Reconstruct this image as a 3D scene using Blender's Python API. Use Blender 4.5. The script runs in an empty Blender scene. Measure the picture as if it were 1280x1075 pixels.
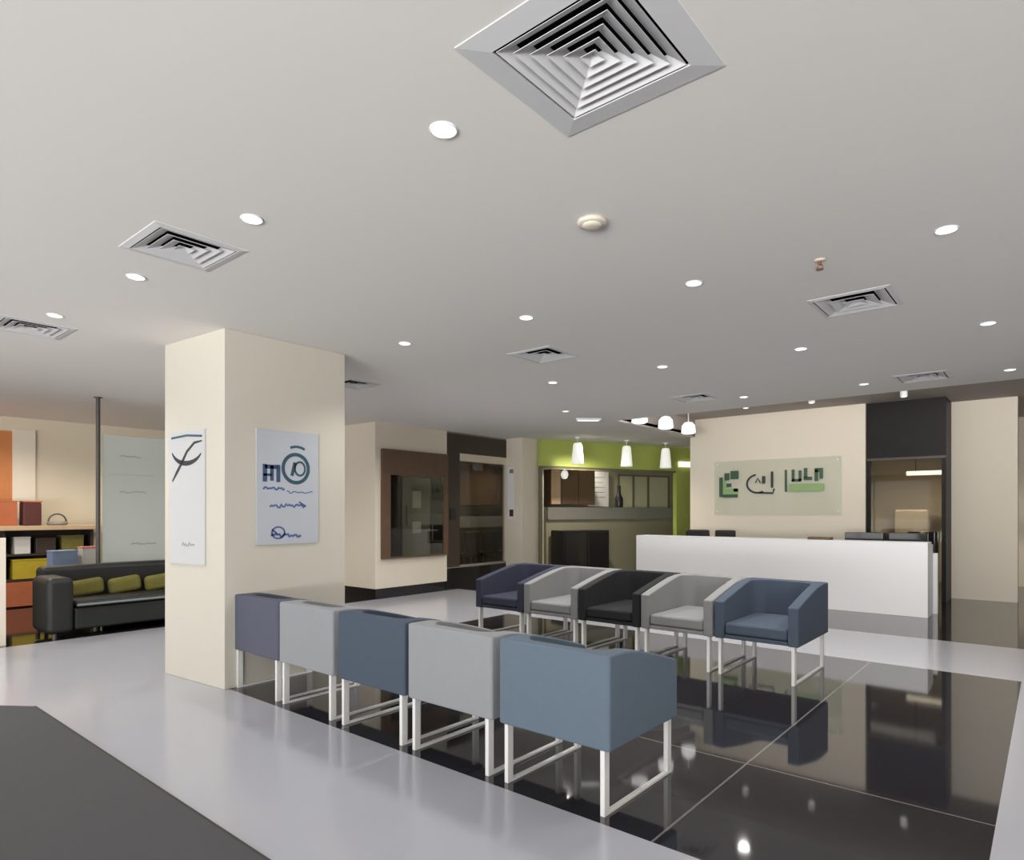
import bpy, bmesh, math, random
from mathutils import Vector, Matrix
random.seed(4)
PI = math.pi
SC = bpy.context.scene
C = SC.collection

# ------------------------------------------------------------------ materials
def mat(name, col, rough=0.5, metal=0.0, spec=0.5, ior=1.5, var=0.06, scale=6.0, bump=0.0, bscale=200.0, coat=0.0):
    m = bpy.data.materials.new(name); m.use_nodes = True
    nt = m.node_tree; b = nt.nodes['Principled BSDF']
    b.inputs['Roughness'].default_value = rough
    b.inputs['Metallic'].default_value = metal
    b.inputs['IOR'].default_value = ior
    b.inputs['Specular IOR Level'].default_value = spec
    b.inputs['Coat Weight'].default_value = coat
    tc = nt.nodes.new('ShaderNodeTexCoord')
    nz = nt.nodes.new('ShaderNodeTexNoise'); nz.inputs['Scale'].default_value = scale; nz.inputs['Detail'].default_value = 3
    nt.links.new(tc.outputs['Object'], nz.inputs['Vector'])
    mx = nt.nodes.new('ShaderNodeMix'); mx.data_type = 'RGBA'
    mx.inputs[6].default_value = (*[c * (1 - var) for c in col], 1)
    mx.inputs[7].default_value = (*[min(1, c * (1 + var)) for c in col], 1)
    nt.links.new(nz.outputs['Fac'], mx.inputs[0])
    nt.links.new(mx.outputs[2], b.inputs['Base Color'])
    if bump:
        n2 = nt.nodes.new('ShaderNodeTexNoise'); n2.inputs['Scale'].default_value = bscale
        nt.links.new(tc.outputs['Object'], n2.inputs['Vector'])
        bp = nt.nodes.new('ShaderNodeBump'); bp.inputs['Strength'].default_value = bump; bp.inputs['Distance'].default_value = 0.002
        nt.links.new(n2.outputs['Fac'], bp.inputs['Height'])
        nt.links.new(bp.outputs['Normal'], b.inputs['Normal'])
    return m

def s2l(r, g, b):
    f = lambda c: (c / 255 / 12.92) if c / 255 <= 0.04045 else ((c / 255 + 0.055) / 1.055) ** 2.4
    return (f(r), f(g), f(b))

def emis(name, col, strength):
    m = bpy.data.materials.new(name); m.use_nodes = True
    nt = m.node_tree; b = nt.nodes['Principled BSDF']
    b.inputs['Base Color'].default_value = (0.8, 0.8, 0.8, 1)
    b.inputs['Emission Color'].default_value = (*col, 1)
    b.inputs['Emission Strength'].default_value = strength
    return m

def glass(name, tint, gloss=0.12, frost=0.0, frost_col=(0.6, 0.65, 0.63)):
    m = bpy.data.materials.new(name); m.use_nodes = True
    nt = m.node_tree; nt.nodes.clear()
    out = nt.nodes.new('ShaderNodeOutputMaterial')
    tr = nt.nodes.new('ShaderNodeBsdfTransparent'); tr.inputs['Color'].default_value = (*tint, 1)
    gl = nt.nodes.new('ShaderNodeBsdfGlossy'); gl.inputs['Roughness'].default_value = 0.02
    df = nt.nodes.new('ShaderNodeBsdfDiffuse'); df.inputs['Color'].default_value = (*frost_col, 1)
    a = nt.nodes.new('ShaderNodeMixShader'); a.inputs[0].default_value = frost
    nt.links.new(tr.outputs[0], a.inputs[1]); nt.links.new(df.outputs[0], a.inputs[2])
    mx = nt.nodes.new('ShaderNodeMixShader')
    lw = nt.nodes.new('ShaderNodeFresnel'); lw.inputs['IOR'].default_value = 1.5
    mu = nt.nodes.new('ShaderNodeMath'); mu.operation = 'MULTIPLY'; mu.inputs[1].default_value = gloss * 8
    nt.links.new(lw.outputs[0], mu.inputs[0])
    nt.links.new(mu.outputs[0], mx.inputs[0])
    nt.links.new(a.outputs[0], mx.inputs[1]); nt.links.new(gl.outputs[0], mx.inputs[2])
    nt.links.new(mx.outputs[0], out.inputs[0])
    return m

def tile_mat(name, col, joint, px, ox, py, oy, w, rough, ior, zmul=1.0):
    """glossy stone slabs with thin joints laid on a grid in metres"""
    m = mat(name, col, rough=rough, ior=ior, var=0.12, scale=2.5)
    nt = m.node_tree; b = nt.nodes['Principled BSDF']
    src = b.inputs['Base Color'].links[0].from_socket
    tc = nt.nodes.new('ShaderNodeTexCoord'); sp = nt.nodes.new('ShaderNodeSeparateXYZ')
    nt.links.new(tc.outputs['Object'], sp.inputs[0])
    facs = []
    for ax, p, o in (('X', px, ox), ('Y', py, oy)):
        s = nt.nodes.new('ShaderNodeMath'); s.operation = 'SUBTRACT'; s.inputs[1].default_value = o - p / 2
        nt.links.new(sp.outputs[ax], s.inputs[0])
        md = nt.nodes.new('ShaderNodeMath'); md.operation = 'FLOORED_MODULO'; md.inputs[1].default_value = p
        nt.links.new(s.outputs[0], md.inputs[0])
        c = nt.nodes.new('ShaderNodeMath'); c.operation = 'COMPARE'; c.inputs[1].default_value = p / 2; c.inputs[2].default_value = w
        nt.links.new(md.outputs[0], c.inputs[0]); facs.append(c)
    mxm = nt.nodes.new('ShaderNodeMath'); mxm.operation = 'MAXIMUM'
    nt.links.new(facs[0].outputs[0], mxm.inputs[0]); nt.links.new(facs[1].outputs[0], mxm.inputs[1])
    mx = nt.nodes.new('ShaderNodeMix'); mx.data_type = 'RGBA'
    nt.links.new(mxm.outputs[0], mx.inputs[0]); nt.links.new(src, mx.inputs[6]); mx.inputs[7].default_value = (*joint, 1)
    nt.links.new(mx.outputs[2], b.inputs['Base Color'])
    return m

M = {}
M['white_floor'] = mat('white_floor', s2l(178, 179, 187), rough=0.16, ior=1.5, var=0.02, scale=1.2)
M['black_floor'] = tile_mat('black_floor', (0.022, 0.021, 0.025), (0.17, 0.16, 0.15), 2.3, -1.35, 3.3, 3.72, 0.006, 0.05, 1.85)
M['dark_floor'] = tile_mat('dark_floor', (0.018, 0.017, 0.017), (0.05, 0.05, 0.05), 2.3, -1.35, 2.3, 9.3, 0.004, 0.06, 1.55)
M['carpet'] = mat('carpet', s2l(87, 87, 89), rough=0.95, spec=0.1, var=0.05, scale=40, bump=0.5, bscale=700)
M['carpet_edge'] = mat('carpet_edge', s2l(62, 60, 56), rough=0.8)
M['ceiling'] = mat('ceiling', s2l(232, 229, 225), rough=0.9, spec=0.2, var=0.01, scale=1.0)
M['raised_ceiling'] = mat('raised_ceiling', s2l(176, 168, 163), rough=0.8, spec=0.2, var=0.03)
M['cream'] = mat('cream', s2l(226, 217, 201), rough=0.75, spec=0.3, var=0.015, scale=2)
M['cream_warm'] = mat('cream_warm', s2l(218, 207, 186), rough=0.75, spec=0.3, var=0.015, scale=2)
M['pillar'] = mat('pillar', s2l(202, 197, 185), rough=0.6, spec=0.3, var=0.012, scale=2)
M['white'] = mat('white', s2l(238, 238, 240), rough=0.35, var=0.01)
M['white_metal'] = mat('white_metal', s2l(228, 228, 226), rough=0.3, spec=0.6, var=0.01)
M['vent'] = mat('vent', s2l(212, 212, 214), rough=0.45, var=0.01)
M['black'] = mat('black', (0.012, 0.012, 0.013), rough=0.35, var=0.1)
M['void'] = mat('void', (0.006, 0.006, 0.006), rough=0.9, spec=0.05, var=0.1)
M['black_satin'] = mat('black_satin', (0.012, 0.011, 0.011), rough=0.45, spec=0.15, var=0.1)
M['black_gloss'] = mat('black_gloss', (0.012, 0.011, 0.012), rough=0.06, ior=1.5, var=0.1)
M['leather'] = mat('leather', (0.012, 0.013, 0.013), rough=0.5, var=0.15, bump=0.4, bscale=120)
M['olive'] = mat('olive', s2l(112, 106, 48), rough=0.8, var=0.25, scale=14)
M['piping'] = mat('piping', s2l(120, 130, 128), rough=0.5)
M['brown'] = mat('brown', s2l(98, 76, 57), rough=0.5, var=0.2, scale=9)
M['dark_brown'] = mat('dark_brown', s2l(60, 50, 42), rough=0.45, var=0.2, scale=9)
M['orange_wood'] = mat('orange_wood', s2l(198, 128, 76), rough=0.5, var=0.12, scale=5)
M['red_brown'] = mat('red_brown', s2l(172, 96, 60), rough=0.6, var=0.15, scale=6)
M['maroon'] = mat('maroon', s2l(84, 42, 40), rough=0.5, var=0.25, scale=20)
M['wood_top'] = mat('wood_top', s2l(196, 168, 138), rough=0.4, var=0.12, scale=7)
M['yellow'] = mat('yellow', s2l(176, 154, 36), rough=0.6, var=0.15, scale=12)
M['blue_pale'] = mat('blue_pale', s2l(128, 146, 178), rough=0.5, var=0.12, scale=12)
M['white_box'] = mat('white_box', s2l(206, 202, 198), rough=0.6, var=0.04)
M['pink_red'] = mat('pink_red', s2l(206, 122, 108), rough=0.6, var=0.15)
M['lime'] = mat('lime', s2l(172, 184, 92), rough=0.6, var=0.03)
M['grey_green'] = mat('grey_green', s2l(150, 146, 122), rough=0.6, var=0.06)
M['pale_pane'] = mat('pale_pane', s2l(190, 190, 158), rough=0.25, var=0.05)
M['olive_frame'] = mat('olive_frame', s2l(112, 108, 84), rough=0.5)
M['grey_mid'] = mat('grey_mid', s2l(134, 132, 124), rough=0.5, var=0.06)
M['pole'] = mat('pole', s2l(88, 84, 82), rough=0.35, metal=0.4)
M['steel_blue'] = mat('steel_blue', s2l(100, 114, 128), rough=0.9, spec=0.2, var=0.05, scale=25, bump=0.35, bscale=900)
M['slate'] = mat('slate', s2l(76, 86, 100), rough=0.9, spec=0.2, var=0.05, scale=25, bump=0.35, bscale=900)
M['violet_grey'] = mat('violet_grey', s2l(90, 92, 106), rough=0.9, spec=0.2, var=0.05, scale=25, bump=0.35, bscale=900)
M['light_grey'] = mat('light_grey', s2l(146, 148, 151), rough=0.9, spec=0.2, var=0.04, scale=25, bump=0.35, bscale=900)
M['mid_grey'] = mat('mid_grey', s2l(136, 137, 137), rough=0.9, spec=0.2, var=0.04, scale=25, bump=0.35, bscale=900)
M['navy'] = mat('navy', s2l(60, 62, 78), rough=0.9, spec=0.2, var=0.06, scale=25, bump=0.35, bscale=900)
M['charcoal'] = mat('charcoal', s2l(44, 44, 46), rough=0.9, spec=0.2, var=0.08, scale=25, bump=0.35, bscale=900)
M['poster'] = mat('poster', s2l(186, 191, 199), rough=0.25, var=0.01)
M['poster_front'] = mat('poster_front', s2l(196, 197, 199), rough=0.3, var=0.01)
M['teal_ink'] = mat('teal_ink', s2l(52, 84, 98), rough=0.5)
M['blue_ink'] = mat('blue_ink', s2l(84, 98, 152), rough=0.5)
M['navy_ink'] = mat('navy_ink', s2l(58, 78, 112), rough=0.5)
M['dark_ink'] = mat('dark_ink', s2l(42, 48, 54), rough=0.5)
M['faint_ink'] = mat('faint_ink', s2l(150, 160, 160), rough=0.5)
M['green_ink'] = mat('green_ink', s2l(52, 86, 62), rough=0.5)
M['lime_ink'] = mat('lime_ink', s2l(142, 172, 116), rough=0.5)
M['glass_clear'] = glass('glass_clear', (0.92, 0.96, 0.94), 0.10)
M['glass_sign'] = glass('glass_sign', (0.97, 0.985, 0.97), 0.03, 0.14, s2l(222, 224, 212))
M['glass_frost'] = glass('glass_frost', (0.92, 0.96, 0.95), 0.05, 0.88, s2l(198, 203, 197))
M['glass_dark'] = glass('glass_dark', (0.72, 0.68, 0.6), 0.06)
M['glass_smoke'] = glass('glass_smoke', (0.8, 0.79, 0.76), 0.012)
M['glass_case'] = glass('glass_case', (0.72, 0.72, 0.68), 0.03)
M['lamp'] = emis('lamp', (1.0, 0.985, 0.95), 3.0)
M['lamp_warm'] = emis('lamp_warm', (1.0, 0.9, 0.72), 1.6)
M['lamp_soft'] = emis('lamp_soft', (1.0, 0.98, 0.96), 1.3)
M['lamp_pendant'] = emis('lamp_pendant', (0.95, 0.95, 0.82), 0.5)
M['smoke'] = mat('smoke', s2l(216, 207, 192), rough=0.5)
M['brass'] = mat('brass', s2l(140, 104, 78), rough=0.35, metal=0.6)

# ------------------------------------------------------------------ mesh helpers
class MB:
    def __init__(s): s.bm = bmesh.new()
    def box(s, x0, x1, y0, y1, z0, z1, mi=0):
        r = bmesh.ops.create_cube(s.bm, size=1)
        bmesh.ops.scale(s.bm, verts=r['verts'], vec=(x1 - x0, y1 - y0, z1 - z0))
        bmesh.ops.translate(s.bm, verts=r['verts'], vec=((x0 + x1) / 2, (y0 + y1) / 2, (z0 + z1) / 2))
        for f in {f for v in r['verts'] for f in v.link_faces}: f.material_index = mi
        return r['verts']
    def prism(s, pts, z0, z1, mi=0):
        b = [s.bm.verts.new((x, y, z0)) for x, y in pts]; t = [s.bm.verts.new((x, y, z1)) for x, y in pts]
        n = len(pts)
        fs = [s.bm.faces.new(b[::-1]), s.bm.faces.new(t)]
        for i in range(n): fs.append(s.bm.faces.new((b[i], b[(i + 1) % n], t[(i + 1) % n], t[i])))
        for f in fs: f.material_index = mi
    def lathe(s, prof, n=24, cx=0, cy=0, cap=True):
        rings = []
        for r, z in prof:
            rings.append([s.bm.verts.new((cx + r * math.cos(2 * PI * i / n), cy + r * math.sin(2 * PI * i / n), z)) for i in range(n)])
        for a, b in zip(rings, rings[1:]):
            for i in range(n): s.bm.faces.new((a[i], a[(i + 1) % n], b[(i + 1) % n], b[i]))
        if cap:
            s.bm.faces.new(rings[0][::-1]); s.bm.faces.new(rings[-1])
    def tube(s, pts, r, n=8):
        pts = [Vector(p) for p in pts]; rings = []
        for i, p in enumerate(pts):
            d = (pts[min(i + 1, len(pts) - 1)] - pts[max(i - 1, 0)]).normalized()
            u = d.orthogonal().normalized() if i == 0 else (u - d * u.dot(d)).normalized()
            w = d.cross(u)
            rr = r[i] if isinstance(r, (list, tuple)) else r
            rings.append([s.bm.verts.new(p + rr * (math.cos(2 * PI * k / n) * u + math.sin(2 * PI * k / n) * w)) for k in range(n)])
        for a, b in zip(rings, rings[1:]):
            for k in range(n): s.bm.faces.new((a[k], a[(k + 1) % n], b[(k + 1) % n], b[k]))
        s.bm.faces.new(rings[0][::-1]); s.bm.faces.new(rings[-1])
    def ribbon(s, pts, widths, th):
        """flat stroke in the local XZ plane with a small thickness along -Y"""
        P = [Vector((p[0], 0, p[1])) for p in pts]; L = []; Rr = []
        for i, p in enumerate(P):
            d = (P[min(i + 1, len(P) - 1)] - P[max(i - 1, 0)]).normalized()
            nrm = Vector((-d.z, 0, d.x)); w = widths[i] if isinstance(widths, (list, tuple)) else widths
            L.append(p + nrm * w / 2); Rr.append(p - nrm * w / 2)
        rows = [[s.bm.verts.new(v) for v in (L[i], Rr[i], Rr[i] - Vector((0, th, 0)), L[i] - Vector((0, th, 0)))] for i in range(len(P))]
        for a, b in zip(rows, rows[1:]):
            for k in range(4): s.bm.faces.new((a[k], a[(k + 1) % 4], b[(k + 1) % 4], b[k]))
        s.bm.faces.new(rows[0]); s.bm.faces.new(rows[-1][::-1])
    def build(s, name, m, parent=None, bevel=0.0, seg=2, smooth=False, loc=None, rz=0.0):
        bmesh.ops.recalc_face_normals(s.bm, faces=s.bm.faces)
        me = bpy.data.meshes.new(name); s.bm.to_mesh(me); s.bm.free()
        for k in (m if isinstance(m, (list, tuple)) else [m]): me.materials.append(k)
        o = bpy.data.objects.new(name, me); C.objects.link(o)
        if parent: o.parent = parent
        if loc: o.location = loc
        if rz: o.rotation_euler.z = rz
        if smooth:
            for p in me.polygons: p.use_smooth = True
        if bevel:
            b = o.modifiers.new('bevel', 'BEVEL'); b.width = bevel; b.segments = seg; b.limit_method = 'ANGLE'; b.angle_limit = math.radians(35)
            for p in me.polygons: p.use_smooth = True
            w = o.modifiers.new('wn', 'WEIGHTED_NORMAL'); w.keep_sharp = True
        return o

def tag(o, label, cat, group=None):
    o['label'] = label; o['category'] = cat
    if group: o['group'] = group
    return o
def thing(name, label, cat, loc=(0, 0, 0), rz=0.0, group=None):
    o = bpy.data.objects.new(name, None); C.objects.link(o); o.empty_display_size = 0.1
    o.location = loc; o.rotation_euler.z = rz
    return tag(o, label, cat, group)
def struct(o): o['kind'] = 'structure'; return o
def copy_tree(o, parent=None):
    c = o.copy(); C.objects.link(c)
    if parent: c.parent = parent
    for ch in list(o.children): copy_tree(ch, c)
    return c
def bx(name, m, parent, x0, x1, y0, y1, z0, z1, bevel=0.0, seg=2):
    b = MB(); b.box(x0, x1, y0, y1, z0, z1); return b.build(name, m, parent, bevel, seg)

CZ = 2.95      # main ceiling
RZ = 3.30      # raised ceiling behind the reception desk

# ------------------------------------------------------------------ setting
XW, XE, YS, YN = -12.6, 6.0, -5.0, 16.0
# floor: white border, black centre, dark outer floors, one mesh
xs = [XW, -8.6, -5.95, -0.2, XE]; ys = [YS, 1.40, 2.57, 7.03, 8.70, YN]
fb = MB(); vg = {}
for i, x in enumerate(xs):
    for j, y in enumerate(ys): vg[i, j] = fb.bm.verts.new((x, y, 0))
for i in range(len(xs) - 1):
    for j in range(len(ys) - 1):
        f = fb.bm.faces.new((vg[i, j], vg[i + 1, j], vg[i + 1, j + 1], vg[i, j + 1]))
        mi = 0
        if i == 0 or j == 4: mi = 2
        elif i == 2 and j == 2: mi = 1
        f.material_index = mi
fl = struct(fb.build('floor', [M['white_floor'], M['black_floor'], M['dark_floor']]))

# ceiling: slab with the opening for the raised part
VENTS = [(-1.16, 1.80, 0.64, 'big square louvred air diffuser at the top of the picture', 6, .085),
         (-3.79, 1.62, 0.50, 'square air diffuser between two downlights at upper left', 4, .04),
         (-6.38, 1.52, 0.52, 'air diffuser cut by the left picture edge', 4, .04),
         (-1.08, 5.12, 0.52, 'air diffuser below the sprinkler at the right', 3, .03),
         (-3.72, 4.92, 0.50, 'dark narrow-looking air diffuser in mid ceiling', 3, .03),
         (-6.28, 4.62, 0.46, 'air diffuser just right of the pillar top', 3, .03),
         (-3.60, 8.05, 0.50, 'air diffuser above the left half of the reception sign wall', 3, .03),
         (-1.10, 8.42, 0.50, 'air diffuser at the ceiling edge above the black doorway', 3, .03)]
cxs = sorted({XW, XE, -5.5} | {round(v[0] + s * (v[2] / 2 - .02), 4) for v in VENTS for s in (-1, 1)})
cys = sorted({YS, YN, 9.25} | {round(v[1] + s * (v[2] / 2 - .02), 4) for v in VENTS for s in (-1, 1)})
b = MB(); gv = {}
def cvert(i, j):
    if (i, j) not in gv: gv[i, j] = b.bm.verts.new((cxs[i], cys[j], CZ))
    return gv[i, j]
for i in range(len(cxs) - 1):
    for j in range(len(cys) - 1):
        mx_, my_ = (cxs[i] + cxs[i + 1]) / 2, (cys[j] + cys[j + 1]) / 2
        if any(abs(mx_ - v[0]) < v[2] / 2 - .02 and abs(my_ - v[1]) < v[2] / 2 - .02 for v in VENTS): continue
        if mx_ > -5.5 and my_ > 9.25: continue
        b.bm.faces.new((cvert(i, j), cvert(i + 1, j), cvert(i + 1, j + 1), cvert(i, j + 1)))
b.box(XW, XE, YS, 9.25, CZ + .03, CZ + .08); b.box(XW, -5.5, 9.25, YN, CZ + .03, CZ + .08)
struct(b.build('ceiling', M['ceiling']))
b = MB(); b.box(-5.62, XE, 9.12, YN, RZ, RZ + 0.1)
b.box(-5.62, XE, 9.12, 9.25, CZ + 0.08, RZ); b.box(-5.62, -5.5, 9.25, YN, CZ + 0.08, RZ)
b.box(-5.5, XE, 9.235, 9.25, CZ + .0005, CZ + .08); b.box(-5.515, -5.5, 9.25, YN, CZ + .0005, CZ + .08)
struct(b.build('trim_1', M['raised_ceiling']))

b = MB(); b.box(XW - 0.2, XW, YS, YN, 0, RZ); struct(b.build('wall_left', M['cream_warm']))
b = MB(); b.box(XW, XE, YN, YN + 0.2, 0, RZ + .1); struct(b.build('wall_far', M['cream']))
b = MB(); b.box(XE, XE + 0.2, YS, YN, 0, RZ); struct(b.build('wall_right', M['cream']))
# window wall behind the camera: sill, piers and head leave two wide glazed openings
b = MB()
b.box(XW, XE, YS - 0.2, YS, 0, 0.25); b.box(XW, XE, YS - 0.2, YS, 2.75, RZ)
for x0, x1 in ((XW, -11.6), (-3.6, -3.0), (5.2, XE)): b.box(x0, x1, YS - 0.2, YS, 0.25, 2.75)
struct(b.build('wall_back', M['cream']))
for k, (x0, x1) in enumerate(((-11.6, -3.6), (-3.0, 5.2))):
    w = MB(); n = 4
    for i in range(n + 1):
        x = x0 + (x1 - x0) * i / n
        w.box(max(x0, x - .03), min(x1, x + .03), YS - .13, YS - .07, .25, 2.75)
    w.box(x0, x1, YS - .13, YS - .07, .25, .31); w.box(x0, x1, YS - .13, YS - .07, 2.69, 2.75)
    fr = struct(w.build('window_%d' % (k + 1), M['white_metal']))

# pillar (square column clad in cream panels)
p = MB(); PX, PY = -5.17, 2.53
p.prism([(PX, PY), (PX, 3.70), (-6.12, 3.62), (-6.12, 2.45)], 0, CZ)
tag(p.build('pillar', M['pillar'], bevel=0.006), 'square cream pillar with a poster on two faces, beside the front chair row', 'pillar')

# protruding wall block at the left back with the glazed cabinet
blk = thing('wall_block', 'cream wall block with black toe kick, left behind the pillar', 'wall', (-8.6, 6.75, 0))
b = MB(); b.box(-2.0, 0, 0, 1.65, 0.17, CZ); b.build('wall_face', M['cream'], blk)
b = MB(); b.box(-1.98, -0.03, 0.03, 1.65, 0, 0.17); b.build('toe_kick', M['black_gloss'], blk)

# wall behind the reception desk
b = MB(); b.box(-5.60, -2.44, 12.3, 12.55, 0, RZ); struct(b.build('wall_reception', M['cream']))
b = MB(); b.box(-1.38, -0.42, 13.1, 13.4, 0, RZ); struct(b.build('wall_pier', M['cream']))

# carpet in front
b = MB(); b.prism([(-5.80, 1.40), (-6.05, 1.22), (-6.6, -3.5), (4.5, -3.5), (4.5, 1.40)], 0.0, 0.008)
cp = tag(b.build('carpet', M['carpet']), 'dark grey carpet on the white floor in the near left corner', 'carpet')
b = MB(); b.box(-5.80, 4.5, 1.40, 1.412, 0.0, 0.009); b.build('edge_binding', M['carpet_edge'], cp)

# ------------------------------------------------------------------ ceiling fittings
LG = 'recessed downlights in the ceiling'
def downlight(loc, label, m='lamp', r=0.049, power=0.0):
    t = thing('downlight', label, 'ceiling light', loc, 0, LG)
    b = MB(); b.lathe([(r + .007, 0), (r + .007, -.003), (r + .002, -.007), (r, -.006), (r, 0)], 28); b.build('trim_ring', M['white'], t, smooth=True)
    b = MB(); b.lathe([(r, -.0035), (r * .8, -.007), (r * .4, -.009), (.002, -.0095)], 28); b.build('lamp_disc', M[m], t, smooth=True)
    return t
DL = [(-1.83, 1.77, 'largest downlight, nearest the big ceiling diffuser', 'lamp'),
      (-3.14, 1.68, 'downlight right beside the square diffuser at the left', 'lamp'),
      (-4.48, 1.62, 'downlight just below the left square diffuser, above the pillar', 'lamp'),
      (-5.83, 1.54, 'dim cream downlight at the far left above the narrow diffuser', 'lamp_warm'),
      (-4.41, 3.79, 'downlight nearest the right edge of the pillar top', 'lamp'),
      (-3.11, 3.89, 'downlight in mid ceiling above and left of the dark narrow diffuser', 'lamp'),
      (-1.80, 4.01, 'bright oval downlight between the smoke detector and the sprinkler', 'lamp_soft'),
      (-0.43, 4.11, 'large downlight at the upper right, right of the sprinkler', 'lamp'),
      (-0.39, 6.36, 'downlight near the right edge, above the wall pier', 'lamp'),
      (-1.77, 6.25, 'downlight below the wooden-toned diffuser, above the desk right half', 'lamp'),
      (-3.08, 6.10, 'downlight above the left end of the reception desk', 'lamp'),
      (-4.43, 6.03, 'small downlight just below the dark narrow diffuser', 'lamp'),
      (-3.08, 8.39, 'small downlight at the ceiling edge above the reception sign', 'lamp'),
      (-1.69, 8.45, 'small downlight at the ceiling edge above the black glass doorway', 'lamp_soft'),
      (-0.34, 8.58, 'small downlight at the ceiling edge at the far right', 'lamp'),
      (-5.55, 7.88, 'faint downlight in front of the green café fascia', 'lamp_warm')]
for x, y, lab, m in DL: downlight((x, y, CZ), lab, m)

def diffuser(loc, size, label, n=6, flange=0.06):
    """four-way louvred square air diffuser hanging flush in the ceiling"""
    t = thing('air_vent', label, 'air vent', loc, 0, 'square air diffusers in the ceiling')
    h = size / 2; g = h - flange
    b = MB()                                           # flat flange ring
    def ringface(bm, r0, z0, r1, z1):
        a = [bm.verts.new((sx * r0, sy * r0, z0)) for sx, sy in ((-1, -1), (1, -1), (1, 1), (-1, 1))]
        c = [bm.verts.new((sx * r1, sy * r1, z1)) for sx, sy in ((-1, -1), (1, -1), (1, 1), (-1, 1))]
        for i in range(4): bm.faces.new((a[i], a[(i + 1) % 4], c[(i + 1) % 4], c[i]))
    ringface(b.bm, h, 0.0, h, -.003); ringface(b.bm, h, -.003, g, -.009); ringface(b.bm, g, -.009, g, 0.0)
    b.build('flange', M['vent'], t)
    b = MB(); hh = h - .021                            # open bottomed dark box above the louvres
    ringface(b.bm, hh, 0.0, hh, .024); ringface(b.bm, hh, .024, .001, .024); b.build('plenum', M['void'], t)
    step = g / n
    for k in range(n):                                 # slanted louvre blades, nested squares
        ro = g - step * k - 0.010; ri = max(0.002, ro - step * (1.16 if n > 4 else 1.04))
        b = MB(); rise = (ro - ri) * (.62 if size > .6 else .36)
        ringface(b.bm, ro, -.008, ri, -.008 + rise)
        ringface(b.bm, ro, -.006, ri, -.006 + rise); ringface(b.bm, ro, -.008, ro, -.006)
        b.build('louvre', M['vent'], t)
    return t
for x, y, sz, lab, n, fl_ in VENTS: diffuser((x, y, CZ), sz, lab, n, fl_)

t = thing('smoke_detector', 'round cream smoke detector in mid ceiling', 'smoke detector', (-1.82, 2.82, CZ))
b = MB(); b.lathe([(.075, 0), (.078, -.012), (.07, -.02)], 24); b.build('base', M['smoke'], t, smooth=True)
b = MB(); b.lathe([(.052, -.0205), (.05, -.028), (.03, -.033), (.004, -.034)], 24); b.build('sensor_dome', M['smoke'], t, smooth=True)
t = thing('sprinkler', 'small brass sprinkler head on the ceiling at the right', 'sprinkler', (-1.06, 4.12, CZ))
b = MB(); b.lathe([(.032, .001), (.030, -.006), (.012, -.009)], 18); b.build('escutcheon', M['smoke'], t, smooth=True)
b = MB(); b.tube([(0, 0, -.008), (0, 0, -.03)], .011); b.tube([(.008, 0, -.028), (.016, 0, -.042), (.004, 0, -.056)], .004); b.tube([(-.008, 0, -.028), (-.016, 0, -.042), (-.004, 0, -.056)], .004); b.build('nozzle', M['brass'], t)
b = MB(); b.lathe([(.022, -.056), (.022, -.059)], 16); b.build('deflector', M['brass'], t)

# strip light and lamps around the raised ceiling
t = thing('strip_light', 'short white strip light on the ceiling left of the bright drum lamps', 'ceiling light', (-5.72, 8.75, CZ), math.radians(40))
bx('housing', M['white'], t, -.20, .20, -.06, .06, -.03, .001); bx('diffuser_panel', M['lamp_soft'], t, -.17, .17, -.04, .04, -.034, -.0305)
for k, (x, y, lab) in enumerate(((-5.18, 9.45, 'leftmost of three bright drum lamps in the raised ceiling edge'),
                                 (-5.18, 10.38, 'middle one of three bright drum lamps in the raised ceiling edge'),
                                 (-5.18, 11.3, 'rightmost of three bright drum lamps, touching the reception wall'))):
    t = thing('drum_lamp', lab, 'ceiling light', (x, y, RZ), 0, 'bright drum lamps by the raised ceiling')
    b = MB(); b.tube([(0, 0, 0), (0, 0, -.2)], .012); b.build('stem', M['white_metal'], t)
    b = MB(); b.lathe([(.07, -.19), (.12, -.25), (.13, -.38), (.09, -.40)], 20); b.build('shade', M['lamp_soft'], t, smooth=True)
for x, y, lab in ((-3.95, 10.85, 'small ceiling spot above the left part of the sign wall'), (-2.95, 11.0, 'small ceiling spot above the right part of the sign wall'), (-1.72, 11.3, 'small bright ceiling spot above the black doorway')):
    t = thing('ceiling_spot', lab, 'ceiling light', (x, y, RZ), 0, 'small spots in the raised ceiling')
    b = MB(); b.lathe([(.05, 0), (.05, -.10), (.045, -.105)], 18); b.build('can', M['white'], t, smooth=False)
    b = MB(); b.lathe([(.042, -.1055), (.02, -.112), (.002, -.113)], 18); b.build('lamp_disc', M['lamp_soft'], t)

# ------------------------------------------------------------------ posters on the pillar
def stroke(pts, w, m, name, parent, th=0.003):
    b = MB(); b.ribbon(pts, w, th); return b.build(name, m, parent)
def arc(cx, cz, rx, rz, a0, a1, n=28):
    return [(cx + rx * math.cos(math.radians(a0 + (a1 - a0) * i / n)), cz + rz * math.sin(math.radians(a0 + (a1 - a0) * i / n))) for i in range(n + 1)]
def scribble(x0, x1, z, amp, n, seed):
    r = random.Random(seed); return [(x0 + (x1 - x0) * i / n, z + amp * r.uniform(-1, 1)) for i in range(n + 1)]

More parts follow.
